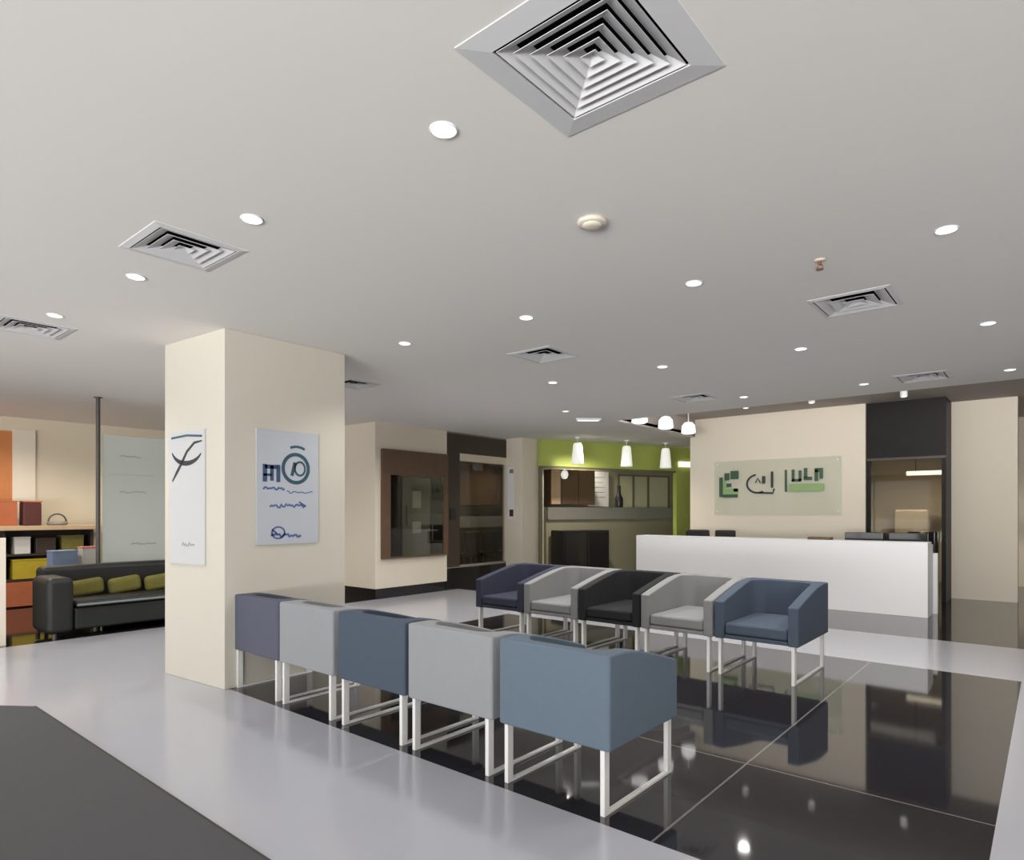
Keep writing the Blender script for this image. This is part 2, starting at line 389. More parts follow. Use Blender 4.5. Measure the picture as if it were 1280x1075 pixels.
# right face poster: local x runs along +Y, local -Y is the room side (+X)
t = thing('poster', 'pale blue poster with a ring emblem on the right pillar face', 'poster', (PX + .001, 2.80, 1.17), PI / 2)
b = MB(); b.box(0, .60, -.012, 0, 0, .99); b.build('panel', M['poster'], t)
b = MB(); off = -.0125
e = bpy.data.objects.new('emblem', None); bpy.data.objects.remove(e)
def marks(name, m, strokes, parent, y=-.0125):
    b = MB()
    for pts, w in strokes: b.ribbon(pts, w, .002)
    for v in b.bm.verts: v.co.y += y
    return b.build(name, m, parent)
marks('ring_emblem', M['teal_ink'], [(arc(.37, .665, .125, .125, 0, 360), .032), (arc(.41, .665, .05, .06, 0, 360), .018), (arc(.38, .80, .10, .06, 40, 130), .022), ([(.33, .60), (.36, .72)], .03)], t)
marks('emblem_letters', M['navy_ink'], [([(.075, .54), (.075, .69)], .04), ([(.075, .67), (.19, .67)], .035), ([(.14, .55), (.14, .68)], .032), ([(.20, .54), (.20, .69)], .036), ([(.06, .60), (.14, .60)], .02)], t)
marks('lettering', M['blue_ink'], [(scribble(.06, .26, .485, .012, 14, 1), .016), (scribble(.28, .54, .455, .010, 16, 2), .008),
    (scribble(.12, .46, .335, .018, 22, 3), .016), ([(.40, .37), (.47, .33)], .014),
    (scribble(.13, .42, .075, .016, 18, 5), .02), (arc(.20, .10, .06, .05, 0, 360), .014), ([(.14, .13), (.19, .09)], .016)], t)
# front face poster
t = thing('poster', 'narrow white poster with a dark swoosh on the left pillar face', 'poster', (-6.02, 2.53 - .08 * .85 / .95 - .0005, 1.0), math.atan2(.08, .95))
b = MB(); b.box(0, .58, -.012, 0, 0, 1.15); b.build('panel', M['poster_front'], t)
marks('swoosh_mark', M['dark_ink'], [(arc(.30, 1.02, .26, .15, 200, 330), [.012 + .03 * math.sin(PI * i / 28) for i in range(29)]),
    ([(.06, .72), (.14, .80), (.22, .88), (.30, .97), (.42, 1.04), (.54, 1.05)], [.012, .03, .03, .026, .022, .012])], t)
marks('top_rule', M['teal_ink'], [([(.04, 1.10), (.30, 1.11), (.54, 1.09)], .018)], t)
marks('lettering', M['faint_ink'], [(scribble(.22, .42, .17, .018, 10, 8), .014)], t)

# ------------------------------------------------------------------ lounge chairs
def chair_shell():
    """square tub shell: back and two arms in one wall, origin at floor centre, front towards +Y"""
    W, D, T = .345, .36, .085
    zb = .315
    def rnd(x0, y0, x1, y1, cx, cy, r, a0, a1, n):
        return [(cx + r * math.cos(math.radians(a0 + (a1 - a0) * i / n)), cy + r * math.sin(math.radians(a0 + (a1 - a0) * i / n))) for i in range(n + 1)]
    ro, ri = .016, .12
    N = 8
    outer = [(W, D), (W, D * .6), (W, D * .2), (W, -D * .2), (W, -D * .55)]
    outer += rnd(0, 0, 0, 0, W - ro, -D + ro, ro, 0, -90, N)
    outer += [(W * .4, -D), (0, -D), (-W * .4, -D)]
    outer += rnd(0, 0, 0, 0, -W + ro, -D + ro, ro, -90, -180, N)
    outer += [(-W, -D * .55), (-W, -D * .2), (-W, D * .2), (-W, D * .6), (-W, D)]
    w, d = W - T, D - T
    inner = [(w, D), (w, D * .6), (w, D * .2), (w, -D * .2), (w, -D * .43)]
    inner += rnd(0, 0, 0, 0, w - ri, -d + ri, ri, 0, -90, N)
    inner += [(w * .3, -d), (0, -d), (-w * .3, -d)]
    inner += rnd(0, 0, 0, 0, -w + ri, -d + ri, ri, -90, -180, N)
    inner += [(-w, -D * .43), (-w, -D * .2), (-w, D * .2), (-w, D * .6), (-w, D)]
    def top(y):
        k = (y + D) / (2 * D)
        return .77 - .008 * k if k < .28 else .7678 - .135 * ((k - .28) / .72) ** 1.15
    m = MB(); bm = m.bm; rows = []
    for (ox, oy), (ix, iy) in zip(outer, inner):
        zo = top(oy); zi = top(min(iy, oy) if abs(oy) > D - .001 else iy); zo2 = min(zo, top(oy))
        rows.append([bm.verts.new((ox, oy, zb)), bm.verts.new((ox, oy, zo2)), bm.verts.new((ix, iy, zo2)), bm.verts.new((ix, iy, zb))])
    for a, c in zip(rows, rows[1:]):
        for k in range(4): bm.faces.new((a[k], a[(k + 1) % 4], c[(k + 1) % 4], c[k]))
    bm.faces.new(rows[0]); bm.faces.new(rows[-1][::-1])
    return m
def make_chair(m, label, group):
    t = thing('lounge_chair', label, 'chair', (0, 0, 0), 0, group)
    sh = chair_shell().build('shell', m, t, bevel=.012, seg=3)
    b = MB(); b.box(-.258, .258, -.27, .352, .318, .352); b.build('seat_base', m, t, bevel=.006)
    b = MB(); b.box(-.257, .257, -.268, .356, .3525, .455); b.build('seat_cushion', m, t, bevel=.025, seg=4)
    for sx in (-1, 1):
        for y0 in (-.35, .305):
            b = MB(); b.box(sx * .30 - .0125, sx * .30 + .0125, y0, y0 + .045, 0, .315); b.build('leg', M['white_metal'], t, bevel=.002)
        b = MB(); b.box(sx * .30 - .0125, sx * .30 + .0125, -.305, .305, 0.0, .015); b.build('floor_rail', M['white_metal'], t, bevel=.002)
    return t
def recolour(o, m):
    for ch in o.children:
        if ch.name.split('.')[0] in ('shell', 'seat_base', 'seat_cushion'):
            ch.material_slots[0].link = 'OBJECT'; ch.material_slots[0].material = m
proto = None
def place(x, y, rz, m, label, group):
    global proto
    if proto is None: proto = o = make_chair(m, label, group)
    else: o = copy_tree(proto)
    recolour(o, m); o.location = (x, y, 0); o.rotation_euler.z = rz; o['label'] = label; o['group'] = group
    return o
G1 = 'tub chairs with their backs to the white floor strip'; G2 = 'tub chairs facing the front row'
FY = 2.62 + .36; BY = 5.60 + .47
for x, m, lab in ((-1.94, 'steel_blue', 'steel blue tub chair at the near right end of the front row'),
                  (-2.68, 'light_grey', 'light grey tub chair between the steel blue and the slate chair in the front row'),
                  (-3.40, 'slate', 'slate blue tub chair in the middle of the front row, seen from behind'),
                  (-4.15, 'light_grey', 'light grey tub chair second from the pillar in the front row'),
                  (-4.855, 'violet_grey', 'violet grey tub chair right beside the pillar')):
    place(x, FY, 0, M[m], lab, G1)
for x, m, lab in ((-1.985, 'slate', 'slate blue tub chair at the right end of the row facing the camera'),
                  (-2.72, 'mid_grey', 'grey tub chair between the black and the slate chair facing the camera'),
                  (-3.45, 'charcoal', 'black tub chair in the middle of the row facing the camera'),
                  (-4.18, 'mid_grey', 'grey tub chair between the navy and the black chair facing the camera'),
                  (-4.91, 'navy', 'navy tub chair at the far left end of the row facing the camera')):
    place(x + .02, BY, PI, M[m], lab, G2).scale = (1.045, 1.30, 1.03)

# ------------------------------------------------------------------ reception desk and what is around it
t = thing('reception_desk', 'long white reception desk below the green lettered sign', 'desk', (-5.77, 10.40, 0))
b = MB(); b.box(0, 4.47, 0, .05, .0, 1.03); b.build('front_panel', M['white'], t, bevel=.004)
b = MB(); b.box(0, 4.47, .05, .36, .99, 1.03); b.build('counter_top', M['white'], t, bevel=.004)
b = MB(); b.box(0, 4.40, .36, .85, .70, .74); b.build('work_surface', M['grey_mid'], t, bevel=.004)
b = MB(); b.box(0, .05, .05, .85, 0, .70); b.build('side_panel', M['white'], t)
b = MB(); b.box(4.42, 4.47, .05, .50, 0, .99); b.build('side_panel', M['white'], t)
b = MB(); b.box(4.42, 4.52, .52, .62, 0, .86); b.build('return_panel', M['white'], t)
def office_chair(x, y, label, w=.46):
    t = thing('office_chair', label, 'chair', (x, y, 0), PI, 'black office chairs behind the reception desk')
    b = MB(); b.box(-w / 2, w / 2, .19, .25, .58, 1.12)
    b.build('backrest', M['black'], t, bevel=.028, seg=3)
    b = MB(); b.box(-.24, .24, -.24, .22, .44, .52); b.build('seat', M['black'], t, bevel=.03, seg=3)
    b = MB(); b.box(-.03, .03, .222, .25, .50, .62); b.build('back_bracket', M['black'], t)
    b = MB(); b.tube([(0, 0, .10), (0, 0, .44)], .03, 12); b.build('gas_column', M['black'], t)
    b = MB()
    for i in range(5):
        a = 2 * PI * i / 5; b.tube([(0, 0, .10), (.19 * math.cos(a), .19 * math.sin(a), .07)], .018)
    sb = b.build('star_base', M['black'], t)
    for i in range(5):
        a = 2 * PI * i / 5; b = MB(); b.tube([(.19 * math.cos(a) - .02, .19 * math.sin(a), .035), (.19 * math.cos(a) + .02, .19 * math.sin(a), .035)], .035, 12); b.build('caster', M['black'], sb)
office_chair(-5.08, 11.70, 'black office chair back at the left end above the desk', .46)
office_chair(-4.56, 11.72, 'black office chair back, second from the left above the desk', .38)
office_chair(-2.12, 11.75, 'black office chair back by the black doorway above the desk', .52)
def monitor(x, y, z, rz, label, w=.5, h=.30):
    t = thing('monitor', label, 'monitor', (x, y, z), rz, 'black monitors on the reception desk')
    b = MB(); b.box(-w / 2, w / 2, -.015, .015, .10, .10 + h); b.build('screen', M['black_gloss'], t, bevel=.006)
    b = MB(); b.box(-.03, .03, .016, .035, .0, .25); b.build('stand', M['black'], t)
    b = MB(); b.box(-.11, .11, -.07, .09, 0, .012); b.build('foot', M['black'], t)
monitor(-2.20, 10.98, .74, 0, 'black monitor showing above the right half of the desk', .52)
monitor(-1.62, 11.02, .74, 0, 'black monitor at the right end of the desk', .50)
t = thing('tray', 'small brown tray lying on the desk top below the sign', 'tray', (-2.72, 10.60, 1.03))
b = MB(); b.box(-.16, .16, -.09, .09, 0, .012); b.build('base', M['brown'], t)
b = MB(); b.box(-.16, .16, -.09, -.078, .012, .035); b.box(-.16, .16, .078, .09, .012, .035); b.box(-.16, -.148, -.078, .078, .012, .035); b.box(.148, .16, -.078, .078, .012, .035); b.build('rim', M['brown'], t)

# glass sign
t = thing('wall_sign', 'frosted glass sign with green lettering on the reception wall', 'sign', (-5.08, 12.298, 1.40))
b = MB(); b.box(0, 2.28, -.035, -.025, 0, 1.03); b.build('glass_panel', M['glass_sign'], t)
for px in (.06, 2.22):
    for pz in (.06, .97):
        b = MB(); b.tube([(px, 0, pz), (px, -.038, pz)], .014, 12); b.build('standoff', M['white_metal'], t)
def marks2(name, m, boxes, strokes=()):
    b = MB()
    for x0, x1, z0, z1 in boxes: b.box(x0, x1, -.039, -.036, z0, z1)
    nb = len(b.bm.verts)
    for pts, w in strokes: b.ribbon(pts, w, .003)
    b.bm.verts.ensure_lookup_table()
    for v in b.bm.verts[nb:]: v.co.y -= .036
    return b.build(name, m, t)
marks2('emblem', M['green_ink'], [(.10, .17, .34, .72), (.17, .46, .33, .39), (.20, .30, .66, .80), (.32, .48, .68, .84), (.24, .34, .53, .60), (.38, .47, .44, .50)])
marks2('emblem_field', M['lime_ink'], [(.172, .46, .392, .50), (.172, .235, .505, .655)])
marks2('middle_letters', M['dark_ink'], [(.92, .98, .58, .72), (1.08, 1.125, .50, .80)], [(arc(.84, .58, .20, .17, 100, 300), .035), ([(.86, .41), (1.12, .40), (1.14, .48)], .035), ([(.80, .60), (.84, .68), (.89, .60)], .025)])
marks2('right_letters', M['green_ink'], [(1.33, 1.37, .42, .82), (1.45, 1.50, .60, .82), (1.45, 1.62, .60, .65), (1.57, 1.62, .60, .80), (1.66, 1.72, .66, .84), (1.66, 1.80, .62, .68), (1.84, 1.90, .60, .80), (1.84, 1.98, .76, .83), (1.92, 1.98, .64, .76)])
marks2('right_band', M['lime_ink'], [(1.40, 2.0, .42, .56)])

# black glass doorway between the sign wall and the pier
t = thing('glass_doorway', 'tall black glass doorway between the sign wall and the right pier', 'doorway', (-2.439, 12.38, 0))
b = MB(); b.box(.0, 1.14, 0, .05, 2.36, RZ); b.build('transom_panel', M['black_satin'], t)
b = MB(); b.box(1.12, 1.138, .061, .715, 0, RZ); b.build('side_return', M['black_satin'], t)
b = MB(); b.box(.0, 1.14, -.01, .06, 2.32, 2.36); b.build('transom_bar', M['dark_brown'], t)
b = MB(); b.box(.0, .06, -.01, .06, 0, 2.32); b.box(1.08, 1.14, -.01, .06, 0, 2.32); b.build('frame', M['black_satin'], t)
b = MB(); b.box(.06, 1.08, .015, .03, 0, 2.32); b.build('glass_pane', M['glass_dark'], t)
t = thing('cabinet', 'black cabinet standing right of the reception desk end', 'cabinet', (-1.76, 11.86, 0))
b = MB(); b.box(0, .37, 0, .45, .05, 1.14); b.build('body', M['black_gloss'], t, bevel=.004)
b = MB(); b.box(.01, .36, .02, .44, 0, .05); b.build('plinth', M['black'], t)
b = MB(); b.box(.008, .362, -.018, 0, .07, 1.12); b.build('door', M['black_gloss'], t, bevel=.003)
b = MB(); b.tube([(.33, -.035, .55), (.33, -.035, .70)], .006); b.build('handle', M['black'], t)
# room behind the doorway
t = thing('armchair', 'pale upholstered armchair seen through the black glass doorway', 'chair', (-2.15, 14.6, 0))
b = MB(); b.box(-.3, .3, -.25, .3, .12, .48); b.build('seat', M['cream'], t, bevel=.04, seg=3)
b = MB(); b.box(-.3, .3, .302, .45, .12, 1.5); b.build('backrest', M['cream'], t, bevel=.05, seg=3)
for sx in (-1, 1):
    for yy in (-.2, .35): b = MB(); b.box(sx * .25 - .025, sx * .25 + .025, yy - .025, yy + .025, 0, .12); b.build('leg', M['dark_brown'], t)
t = thing('strip_light', 'white strip light glowing behind the black glass doorway', 'ceiling light', (-1.75, 14.8, RZ))
b = MB(); b.tube([(-.3, 0, 0), (-.3, 0, -1.05)], .006); b.tube([(.3, 0, 0), (.3, 0, -1.05)], .006); b.build('hanging_wire', M['black'], t)
b = MB(); b.box(-.45, .45, -.06, .06, -1.13, -1.05); b.build('tube_diffuser', M['lamp_soft'], t)
# ------------------------------------------------------------------ left back: cabinet in the wall block
t = thing('display_cabinet', 'brown framed dark display cabinet in the left wall block', 'cabinet', (-8.6, 6.86, .66), PI / 2)
CWD, CHT = 1.52, 1.85
b = MB(); b.box(0, CWD, -.06, -.001, 1.42, CHT); b.box(0, .17, -.06, -.001, 0, 1.42); b.box(1.40, CWD, -.06, -.001, 0, 1.42); b.box(.17, 1.40, -.06, -.001, 0, .03); b.build('frame', M['brown'], t, bevel=.003)
b = MB(); b.box(.17, 1.40, -.012, -.001, .03, 1.42); b.build('back_panel', M['black'], t)
b = MB(); b.box(.45, 1.08, -.045, -.013, .03, 1.39); b.build('glass_door', M['grey_mid'], t, bevel=.004)
for z0, z1 in ((.86, 1.16), (.42, .62)):
    b = MB(); b.box(.66, .86, -.05, -.0455, z0, z1); b.build('notice', M['white_box'], t)
b = MB(); b.tube([(.52, -.06, .55), (.52, -.06, .9)], .010); b.build('handle', M['black'], t)
b = MB(); b.box(.171, 1.399, -.0585, -.0525, .031, 1.419); b.build('glass_pane', M['glass_case'], t)

# ------------------------------------------------------------------ dark glazed shopfront in the recess
sf = thing('shopfront', 'dark glazed shopfront with a cream crossbar, left of the pale column', 'shopfront', (-8.66, 8.40, 0), PI / 2)
b = MB(); b.box(0, 1.72, -.06, .06, 2.56, CZ - .03); b.build('header_panel', M['dark_brown'], sf)
b = MB(); b.box(0, 1.72, -.05, .07, CZ - .03, CZ); b.build('top_rail', M['grey_mid'], sf)
b = MB(); b.box(.34, 1.72, -.07, .06, 2.42, 2.56); b.build('crossbar', M['cream_warm'], sf)
b = MB(); b.box(0, .34, -.06, .06, .42, 2.56); b.build('side_post', M['dark_brown'], sf)
b = MB(); b.box(.34, 1.72, -.01, .005, .44, 2.42); b.build('glass_pane', M['glass_smoke'], sf)
b = MB(); b.box(0, 1.72, -.05, .06, 0, .40); b.build('base_panel', M['black_gloss'], sf)
b = MB(); b.box(0, 1.72, -.055, .065, .40, .42); b.box(.34, 1.72, -.04, .05, .42, .44); b.build('sill', M['grey_mid'], sf)
b = MB(); b.box(.08, .22, -.075, -.06, 1.30, 1.52); b.build('call_panel', M['black'], sf)
# furniture behind the glass
t = thing('wall_cupboard', 'brown wall cupboard behind the dark shopfront glass', 'cupboard', (-11.2, 9.6, 1.62))
b = MB(); b.box(-.4, 0, 0, 4.2, 0, 1.0); b.build('carcass', M['dark_brown'], t)
for i in range(4):
    b = MB(); b.box(0, .02, i * 1.05 + .01, i * 1.05 + 1.04, .01, .99); d = b.build('door', M['brown'], t); 
    b = MB(); b.tube([(.035, i * 1.05 + .95, .1), (.035, i * 1.05 + .95, .3)], .008); b.build('handle', M['pole'], d)
t = thing('counter', 'grey counter band behind the dark shopfront glass', 'counter', (-11.25, 9.6, 0))
b = MB(); b.box(-.5, 0, 0, 4.2, 0, 1.06); b.build('body', M['dark_brown'], t)
b = MB(); b.box(-.5, .05, 0, 4.2, 1.06, 1.34); b.build('splash_ledge', M['grey_mid'], t)
for i, (x, y) in enumerate(((-10.45, 10.75), (-10.45, 11.40), (-10.45, 12.05))):
    t = thing('side_chair', ('dark chair nearest the side post behind the shopfront glass', 'middle dark chair behind the shopfront glass', 'dark chair nearest the pale column behind the shopfront glass')[i], 'chair', (x, y, 0), PI / 2, 'dark chairs behind the shopfront')
    b = MB(); b.box(-.24, .24, -.24, .22, .42, .50); b.build('seat', M['black'], t, bevel=.02)
    b = MB(); b.box(-.24, .24, -.30, -.245, .44, 1.0); b.build('backrest', M['black'], t, bevel=.02)
    for sx in (-1, 1):
        for sy in (-.2, .18): b = MB(); b.tube([(sx * .2, sy, 0), (sx * .2, sy, .42)], .014); b.build('leg', M['pole'], t)

# pale column between shopfront and café
t = thing('column', 'pale column between the dark shopfront and the green café front', 'column', (-8.5, 10.10, 0))
b = MB(); b.box(-.20, .32, 0, .72, 0, CZ); b.build('shaft', M['cream'], t, bevel=.004)
b = MB(); b.box(.02, .10, -.03, -.001, 2.24, 2.32); b.build('sensor', M['grey_mid'], t)
b = MB(); b.box(.02, .10, -.03, -.001, 1.36, 1.50); b.build('fire_call_point', M['maroon'], t)
b = MB(); b.box(-.06, .10, -.012, -.001, 1.30, 2.36); b.build('cover_strip', M['white'], t)
for ch in t.children:
    if ch.name.split('.')[0] in ('sensor', 'fire_call_point'): ch.location.y = -.012

# ------------------------------------------------------------------ café with the green fascia
RZ_CAFE = math.atan2(14.25 - 10.4, -6.54 + 8.1)
caf = thing('cafe_front', 'café front with a lime green fascia left of the reception wall', 'shopfront', (-8.1, 10.4, 0), RZ_CAFE)
b = MB(); b.box(.15, 4.45, 0, .12, 2.40, CZ); b.build('fascia', M['lime'], caf)
b = MB(); b.box(3.80, 4.45, .0, .12, 0, 2.40); b.build('side_panel', M['lime'], caf)
b = MB(); b.box(.15, 3.80, .02, .10, 2.36, 2.40); b.build('head_rail', M['olive_frame'], caf)
b = MB(); b.box(.15, .20, .02, .10, 0, 2.36); b.build('jamb', M['olive_frame'], caf)
# local frame: x along the front, y into the café
def caf_thing(name, label, cat, x, y, z=0, group=None):
    c, s = math.cos(RZ_CAFE), math.sin(RZ_CAFE)
    return thing(name, label, cat, (-8.1 + c * x - s * y, 10.4 + s * x + c * y, z), RZ_CAFE, group)
bw = caf_thing('back_wall', 'grey green back wall with pale panes inside the café', 'wall', .3, 1.45)
b = MB(); b.box(0, 4.9, 0, .1, 0, CZ); b.build('panel', M['grey_green'], bw)
for i, (x0, x1) in enumerate(((2.95, 3.35), (3.42, 3.82), (3.90, 4.50))):
    b = MB(); b.box(x0, x1, -.02, -.001, 1.55, 2.34); b.build('pane', M['pale_pane'], bw)
b = MB()
for x in (2.92, 3.385, 3.86, 4.53): b.box(x - .03, x + .03, -.03, -.001, 1.50, 2.38)
b.box(2.89, 4.56, -.03, -.001, 2.34, 2.38); b.box(2.89, 4.56, -.03, -.001, 1.5, 1.55); b.build('pane_frame', M['olive_frame'], bw)
t = caf_thing('cupboard', 'brown wall cupboard behind the left pendant lamp in the café', 'cupboard', 1.02, 1.02, 1.62)
b = MB(); b.box(0, 1.20, 0, .42, 0, .80); b.build('carcass', M['brown'], t)
for i in range(2): b = MB(); b.box(.28 + i * .46, .28 + i * .46 + .44, -.02, 0, .01, .79); b.build('door', M['red_brown'] if False else M['brown'], t)
b = MB(); b.box(.0, .24, -.02, 0, .01, .79); b.build('side_door', M['wood_top'], t)
t = caf_thing('menu_board', 'pale menu board right of the brown cupboard in the café', 'board', 2.27, 1.36, 1.58)
b = MB(); b.box(0, .60, 0, .08, 0, .84); b.build('board', M['white_box'], t)
b = MB()
for k in range(5): b.box(.08, .50 - .06 * (k % 2), -.003, -.001, .70 - k * .12, .715 - k * .12)
b.build('rule', M['faint_ink'], t)
t = caf_thing('back_ledge', 'long grey ledge across the café below the cupboard', 'counter', .9, .95, 0)
b = MB(); b.box(0, 4.05, 0, .46, 1.28, 1.56); b.build('ledge', M['grey_mid'], t)
b = MB(); b.box(0, 4.05, .08, .46, 0, 1.28); b.build('front', M['grey_green'], t)
t = caf_thing('bottle', 'dark bottle standing on the café ledge', 'bottle', 3.02, 1.15, 1.56)
b = MB(); b.lathe([(.09, 0), (.10, .03), (.10, .22), (.05, .32), (.04, .46), (.045, .47)], 18); b.build('body', M['black'], t, smooth=True)
b = MB(); b.lathe([(.047, .4705), (.047, .52)], 14); b.build('cap', M['black'], t)
t = caf_thing('fridge', 'dark undercounter fridge at the left of the café', 'fridge', .95, .40, 0)
b = MB(); b.box(0, 1.22, 0, .5, .08, 1.04); b.build('body', M['black'], t)
b = MB(); b.box(.05, .60, -.02, 0, .12, 1.0); b.build('door', M['black_gloss'], t)
b = MB(); b.box(.63, 1.17, -.02, 0, .12, 1.0); b.build('door', M['black_gloss'], t)
b = MB(); b.box(.02, 1.20, .02, .48, 0, .08); b.build('plinth', M['black'], t)
for k, (px, lab) in enumerate(((.65, 'leftmost of three white cone pendants before the green fascia'), (1.88, 'middle one of three white cone pendants before the green fascia'), (2.94, 'rightmost of three white cone pendants before the green fascia'))):
    t = caf_thing('pendant_lamp', lab, 'pendant lamp', px, -.6, CZ, 'cone pendants along the café front')
    b = MB(); b.lathe([(.05, 0), (.05, -.02), (.012, -.03)], 16); b.build('ceiling_rose', M['white'], t)
    b = MB(); b.tube([(0, 0, -.03), (0, 0, -.14)], .006); b.build('cord', M['white'], t)
    b = MB(); b.lathe([(.07, -.12), (.09, -.16), (.125, -.54), (.12, -.545), (.085, -.17)], 24, cap=False); b.lathe([(.07, -.12), (.005, -.118)], 24, cap=False); b.build('shade', M['lamp_pendant'], t, smooth=True)
    b = MB(); b.lathe([(.02, -.30), (.045, -.36), (.04, -.42), (.006, -.44)], 14); b.build('bulb', M['lamp_soft'], t, smooth=True)
t = caf_thing('globe_lamp', 'small globe lamp hanging below the green fascia', 'pendant lamp', .95, .35, 2.36)
b = MB(); b.tube([(0, 0, .59), (0, 0, 0)], .006); b.build('cord', M['white'], t)
b = MB(); b.lathe([(.012, .0), (.06, -.03), (.085, -.10), (.06, -.18), (.01, -.20)], 18); b.build('globe', M['lamp_pendant'], t, smooth=True)
t = caf_thing('wall_light', 'yellowish bar light at the right end of the green fascia', 'wall light', 3.85, -.001, 2.50)
b = MB(); b.box(0, .45, -.05, 0, 0, .12); b.build('body', M['lamp_warm'], t, bevel=.01)

# ------------------------------------------------------------------ far left: sofa, pole, glass, kiosk
t = thing('sofa', 'black leather sofa with olive cushions left behind the pillar', 'sofa', (-8.62, 2.20, 0), PI / 2)
SL = 2.2    # local x along the seat, local +y away from the viewer
b = MB(); b.box(.28, SL, .05, .80, .08, .34); b.build('base', M['leather'], t, bevel=.03, seg=3)
b = MB(); b.box(.29, SL, .02, .62, .342, .42); b.build('seat_cushion', M['leather'], t, bevel=.04, seg=3)
b = MB(); b.tube([(.30, .02, .372), (SL - .02, .02, .372)], .014); b.build('piping', M['piping'], t)
b = MB(); b.box(.10, SL, .63, .88, .345, .79); b.build('backrest', M['leather'], t, bevel=.06, seg=4)
b = MB(); b.box(0, .27, .0, .62, .06, .70); b.build('armrest', M['leather'], t, bevel=.07, seg=5)
for sx in (.1, SL - .1):
    for sy in (.1, .75): b = MB(); b.tube([(sx, sy, 0), (sx, sy, .082)], .025, 10); b.build('foot', M['pole'], t)
for k in range(4):
    c = MB(); c.box(-.19, .19, -.06, .06, 0, .20)
    o = tag(c.build('cushion', M['olive'], None, bevel=.055, seg=4), ('olive cushion beside the left armrest of the black sofa', 'second olive cushion from the armrest on the black sofa', 'olive cushion in the middle of the black sofa', 'olive cushion at the pillar end of the black sofa')[k], 'cushion', 'olive cushions on the black sofa')
    o.location = (-8.62 - .55, 2.20 + .56 + k * .43, .422); o.rotation_euler = (0, -.12, PI / 2)
t = thing('pole', 'thin dark floor to ceiling pole behind the black sofa', 'pole', (-9.56, 3.00, 0))
b = MB(); b.tube([(0, 0, .012), (0, 0, CZ - .012)], .026, 14); b.build('shaft', M['pole'], t)
for z0, z1 in ((0, .012), (CZ - .012, CZ)): b = MB(); b.lathe([(.05, z0), (.05, z1)], 18); b.build('flange', M['pole'], t)
t = thing('glass_screen', 'frosted glass screen with faint writing between pole and pillar', 'screen', (-9.58, 3.06, 0), PI / 2)
b = MB(); b.box(0, .95, -.006, .006, .62, 2.47); b.build('glass_panel', M['glass_frost'], t)
b = MB(); b.box(0, .95, -.02, .02, 0, .62); b.build('base_panel', M['black_gloss'], t)
for st in ((scribble(.20, .46, 2.20, .012, 12, 11), .016), (scribble(.20, .52, 1.72, .014, 12, 12), .016), (scribble(.34, .66, 1.02, .012, 12, 13), .02), (scribble(.06, .64, 1.95, .004, 12, 14), .006)):
    marks('text_line', M['faint_ink'], [st], t, -.0065)
t = thing('partition_end', 'low cream partition end at the left picture edge', 'partition', (-8.70, 1.68, 0))
b = MB(); b.box(-.05, 0, 0, .17, 0, 1.17); b.build('post', M['cream'], t, bevel=.004)
b = MB(); b.box(-.05, 0, -1.4, -.001, 0, 1.17); b.build('panel', M['cream'], t)

k = thing('kiosk_counter', 'wood topped kiosk counter with open shelves at the far left', 'counter', (-12.0, 1.0, 0))
b = MB(); b.box(-.5, .08, 0, 2.95, 1.17, 1.24); b.build('counter_top', M['wood_top'], k, bevel=.006)
b = MB(); b.box(-.5, -.46, 0, 2.7, 0, 1.17); b.build('back_panel', M['dark_brown'], k)
for y in (0, 1.50, 2.66): b = MB(); b.box(-.46, 0, y, y + .04, 0, 1.17); b.build('upright', M['dark_brown'], k)
for z in (.40, .78): b = MB(); b.box(-.46, -.005, .04, 2.66, z, z + .03) if False else b.box(-.46, -.005, 1.54, 2.66, z, z + .03); b.build('shelf', M['dark_brown'], k)
b = MB(); b.box(-.46, .0, 1.54, 2.2, .02, .39); b.build('lower_panel', M['red_brown'], k)
def good(name, label, cat, m, x, y, z, dx, dy, dz, bevel=.006, lid=None):
    t = thing(name, label, cat, (x, y, z))
    b = MB(); b.box(-dx / 2, dx / 2, -dy / 2, dy / 2, 0, dz); b.build('body', m, t, bevel=bevel)
    b = MB(); b.box(-dx / 2 - .004, dx / 2 + .004, -dy / 2 - .004, dy / 2 + .004, dz, dz + .02); b.build('lid', lid or m, t)
good('carton', 'white carton on the upper kiosk shelf', 'box', M['white_box'], -12.15, 2.76, .81, .25, .20, .24)
good('carton', 'wide yellow carton on the middle of the kiosk shelves', 'box', M['yellow'], -12.12, 2.96 - .08, .81 - .38, .25, .50, .28)
good('carton', 'dark carton on the upper kiosk shelf beside the white one', 'box', M['dark_brown'], -12.15, 3.06, .81, .25, .26, .22)
good('carton', 'olive yellow carton at the right end of the upper kiosk shelf', 'box', M['olive'], -12.15, 3.42, .81, .25, .30, .25)
good('crate', 'orange wooden crate on the kiosk counter at the left edge', 'crate', M['red_brown'], -12.2, 2.45, 1.24, .3, .5, .36)
good('tin', 'dark maroon tin on the kiosk counter', 'tin', M['maroon'], -12.2, 2.90, 1.24, .22, .24, .36, .02, M['red_brown'])
t = thing('wire_basket', 'small domed grey basket on the kiosk counter', 'basket', (-12.15, 3.24, 1.24))
b = MB(); b.lathe([(.13, 0), (.14, .03), (.13, .06)], 20); b.build('bowl', M['grey_mid'], t, smooth=True)
b = MB(); b.tube([(-.0 , -.12 * math.cos(PI * i / 10), .06 + .12 * math.sin(PI * i / 10)) for i in range(11)], .012); b.build('handle', M['pole'], t)
t = thing('low_table', 'low dark side table behind the black sofa by the kiosk', 'table', (-10.6, 3.2, 0))
b = MB(); b.box(-.25, .25, -.5, .5, .62, .66); b.build('table_top', M['black'], t)
